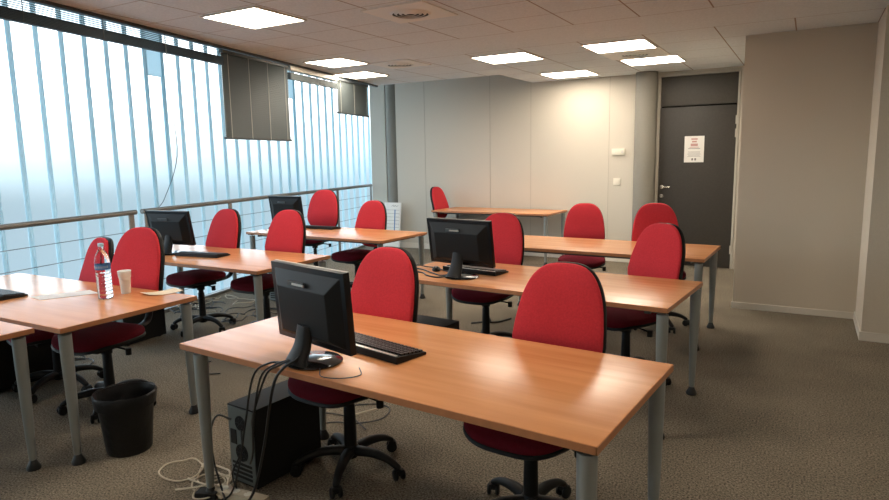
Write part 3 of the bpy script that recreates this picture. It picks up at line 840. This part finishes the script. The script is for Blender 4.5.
def coil(cx, cy, rx, ry, turns, jit, z=.006, a0=0):
    pts = []; n = int(10*turns)
    for k in range(n+1):
        a = a0 + 2*PI*k/10
        pts.append((cx+rx*math.cos(a)*(1+random.uniform(-jit,jit)), cy+ry*math.sin(a)*(1+random.uniform(-jit,jit)), z+random.uniform(0,.02)))
    return pts
cable(coil(-2.66,1.90,.11,.10,1.1,.06,a0=.5)+[(-2.50,1.87,.01),(-2.38,1.84,.02),(-2.25,1.80,.02)], .0042, M['wcable'], lw, gw)
cable(coil(-2.44,1.88,.09,.07,1.6,.25)+[(-2.30,1.85,.02),(-2.22,1.83,.02)], .0042, M['wcable'], lw, gw)
cable(coil(-2.36,1.86,.08,.09,2.2,.3), .004, M['wcable'], lw, gw)
cable([(-2.58,2.02,.008),(-2.45,1.99,.03),(-2.36,1.95,.05),(-2.30,1.88,.03),(-2.24,1.84,.01),(-2.16,1.80,.012)], .0045, M['wcable'], lw, gw)
cable([(-2.52,1.76,.01),(-2.42,1.80,.03),(-2.34,1.83,.05),(-2.26,1.85,.03),(-2.18,1.87,.04),(-2.12,1.84,.03),(-2.08,1.76,.01)], .0045, M['wcable'], lw, gw)
ps = thing('power_strip', 'cream power strip on the carpet under the front desk', 'power strip', (-2.19, 1.855, 0), R(6))
obj('body', lambda bm: bx(bm, -.15, .15, -.028, .028, 0, .04, .006), M['wcable'], ps)
for k in range(3):
    obj('socket', lambda bm, k=k: lathe(bm, [(0,.040),(.019,.040),(.019,.0415),(0,.0415)], 16, (-.09+k*.07, 0, 0)), M['white'], ps)
ad = obj('power_adapter', lambda bm: bx(bm, -.05, .05, -.03, .03, 0, .035, .005), M['black'], loc=(-2.34,1.80,.0), rot=(0,0,.4)); tag(ad, 'black power adapter block lying beside the front desk leg', 'adapter')
g2 = 'black cables on the second row desk'; l2 = 'black cable lying on the second row desk left of its monitor'
cable([(-2.02,3.72,.775),(-2.14,3.66,.748),(-2.26,3.72,.746),(-2.38,3.80,.746),(-2.48,3.83,.746),(-2.53,3.80,.74),(-2.56,3.80,.60)], .005, M['bcable'], l2, g2)
cable([(-2.00,3.70,.775),(-2.12,3.60,.748),(-2.24,3.62,.746),(-2.33,3.70,.746),(-2.46,3.72,.746),(-2.54,3.70,.745),(-2.57,3.70,.58)], .005, M['bcable'], l2, g2)
cable([(-2.04,3.74,.76),(-2.2,3.82,.746),(-2.32,3.90,.746),(-2.42,3.92,.746),(-2.53,3.90,.746),(-2.565,3.88,.6)], .004, M['bcable'], l2, g2)
ms = thing('computer_mouse', 'small black mouse on the second row desk left of its monitor', 'mouse', (-2.30, 3.84, ZT), R(30))
obj('shell', lambda bm: lathe(bm, [(0,0),(.028,0),(.031,.008),(.026,.022),(.014,.030),(0,.032)], 24, (0,0,0), Matrix.Diagonal((1,1.7,1,1))), M['black'], ms)
obj('scroll_wheel', lambda bm: bx(bm, -.004, .004, -.036, -.020, .022, .032, .002), M['silver'], ms)
cable([(-2.45,2.62,.01),(-2.34,2.72,.012),(-2.22,2.74,.02),(-2.13,2.88,.012),(-2.17,3.03,.012),(-2.29,3.06,.01),(-2.42,2.97,.01)], .0045, M['bcable'], 'black cable looped on the carpet behind the front left chair base')
cable([(-2.60,2.72,.01),(-2.48,2.80,.012),(-2.36,2.82,.01),(-2.26,2.78,.03),(-2.12,2.72,.012)], .0045, M['bcable'], 'black cable on the carpet between the front and second row desks')
cable([(-2.32,2.80,.02),(-2.23,2.98,.02)], .006, M['wcable'], 'short cream cable piece on the carpet behind the front desk')
cable([(-2.66,5.06,.012),(-2.56,5.12,.02),(-2.46,5.20,.012),(-2.40,5.38,.012)], .009, M['bcable'], 'black cable on the carpet beneath the third row desk')
def tangle(cx, cy, rx, ry, n, seed):
    rr = random.Random(seed)
    def f(bm):
        for k in range(n):
            p = []; x, y = cx+rr.uniform(-rx,rx), cy+rr.uniform(-ry,ry); a = rr.uniform(0, 6.28); turn = rr.uniform(-.9,.9)
            for j in range(9):
                p.append((x, y, .008+rr.uniform(0,.03)))
                x += .09*math.cos(a); y += .09*math.sin(a); a += turn+rr.uniform(-.5,.5)
                x = min(max(x, cx-rx), cx+rx); y = min(max(y, cy-ry), cy+ry)
            tube(bm, p, .005, 5)
    return f
def stuff(name, f, m, label, cat):
    o = obj(name, f, m); tag(o, label, cat); o['kind'] = 'stuff'; return o
stuff('cable_tangle', tangle(-5.15,4.35,.55,.32,13,3), M['bcable'], 'tangle of black cables on the carpet under the railing desk', 'cables')
stuff('cable_tangle', tangle(-5.45,4.55,.30,.32,6,5), M['wcable'], 'tangle of cream cables on the carpet under the railing desk', 'cables')
stuff('cable_tangle', tangle(-4.95,2.55,.25,.2,5,9), M['bcable'], 'tangle of black cables beneath the left end of the bottle desk', 'cables')
cable([(-3.66,3.0,.01),(-3.75,2.95,.01),(-3.95,2.98,.01),(-4.05,3.08,.01),(-3.95,3.16,.01)], .005, M['bcable'], 'black cable on the carpet behind the bottle desk right leg')
cable([(-5.50,5.52,.775),(-5.62,5.48,.75),(-5.64,5.45,.60),(-5.60,5.40,.3),(-5.5,5.38,.012)], .005, M['bcable'], 'black cable hanging off the left end of the farthest left desk')

# ------------------------------------------------------------------ daylight outside
w = bpy.data.worlds.new('sky'); bpy.context.scene.world = w; w.use_nodes = True
nt = w.node_tree; bg = nt.nodes['Background']
tc = nt.nodes.new('ShaderNodeTexCoord'); sp = nt.nodes.new('ShaderNodeSeparateXYZ')
nt.links.new(tc.outputs['Generated'], sp.inputs[0])
cr = nt.nodes.new('ShaderNodeValToRGB'); e = cr.color_ramp.elements
mr = nt.nodes.new('ShaderNodeMapRange'); mr.inputs['From Min'].default_value = -1; mr.inputs['From Max'].default_value = 1
nt.links.new(sp.outputs[2], mr.inputs['Value']); nt.links.new(mr.outputs['Result'], cr.inputs['Fac'])
e[0].position = 0; e[0].color = (.05, .075, .09, 1)
e[1].position = 1; e[1].color = (.28, .38, .48, 1)
for p, c in ((.40, (.06, .085, .10, 1)), (.475, (.055, .075, .085, 1)), (.512, (.20, .24, .26, 1)), (.55, (1.0, 1.0, 1.0, 1)), (.572, (1.0, 1.0, 1.0, 1)), (.60, (.32, .40, .46, 1)), (.66, (.16, .21, .26, 1))):
    k = e.new(p); k.color = c
nt.links.new(cr.outputs['Color'], bg.inputs['Color']); bg.inputs['Strength'].default_value = 5.0

# ------------------------------------------------------------------ camera
cam = bpy.data.cameras.new('camera'); co = bpy.data.objects.new('camera', cam); C.objects.link(co)
cam.sensor_width = 36; cam.lens = 36*628.29/889; cam.clip_start = .05
m = Matrix.Rotation(R(30.12), 4, 'Z') @ Matrix.Rotation(R(90-8.3697), 4, 'X') @ Matrix.Rotation(R(-1.0089), 4, 'Z')
m.translation = (0, 0, 1.5473); co.matrix_world = m
sc = bpy.context.scene; sc.camera = co
sc.view_settings.view_transform = 'Standard'; sc.view_settings.look = 'None'; sc.view_settings.gamma = 1
sc.view_settings.exposure = .52
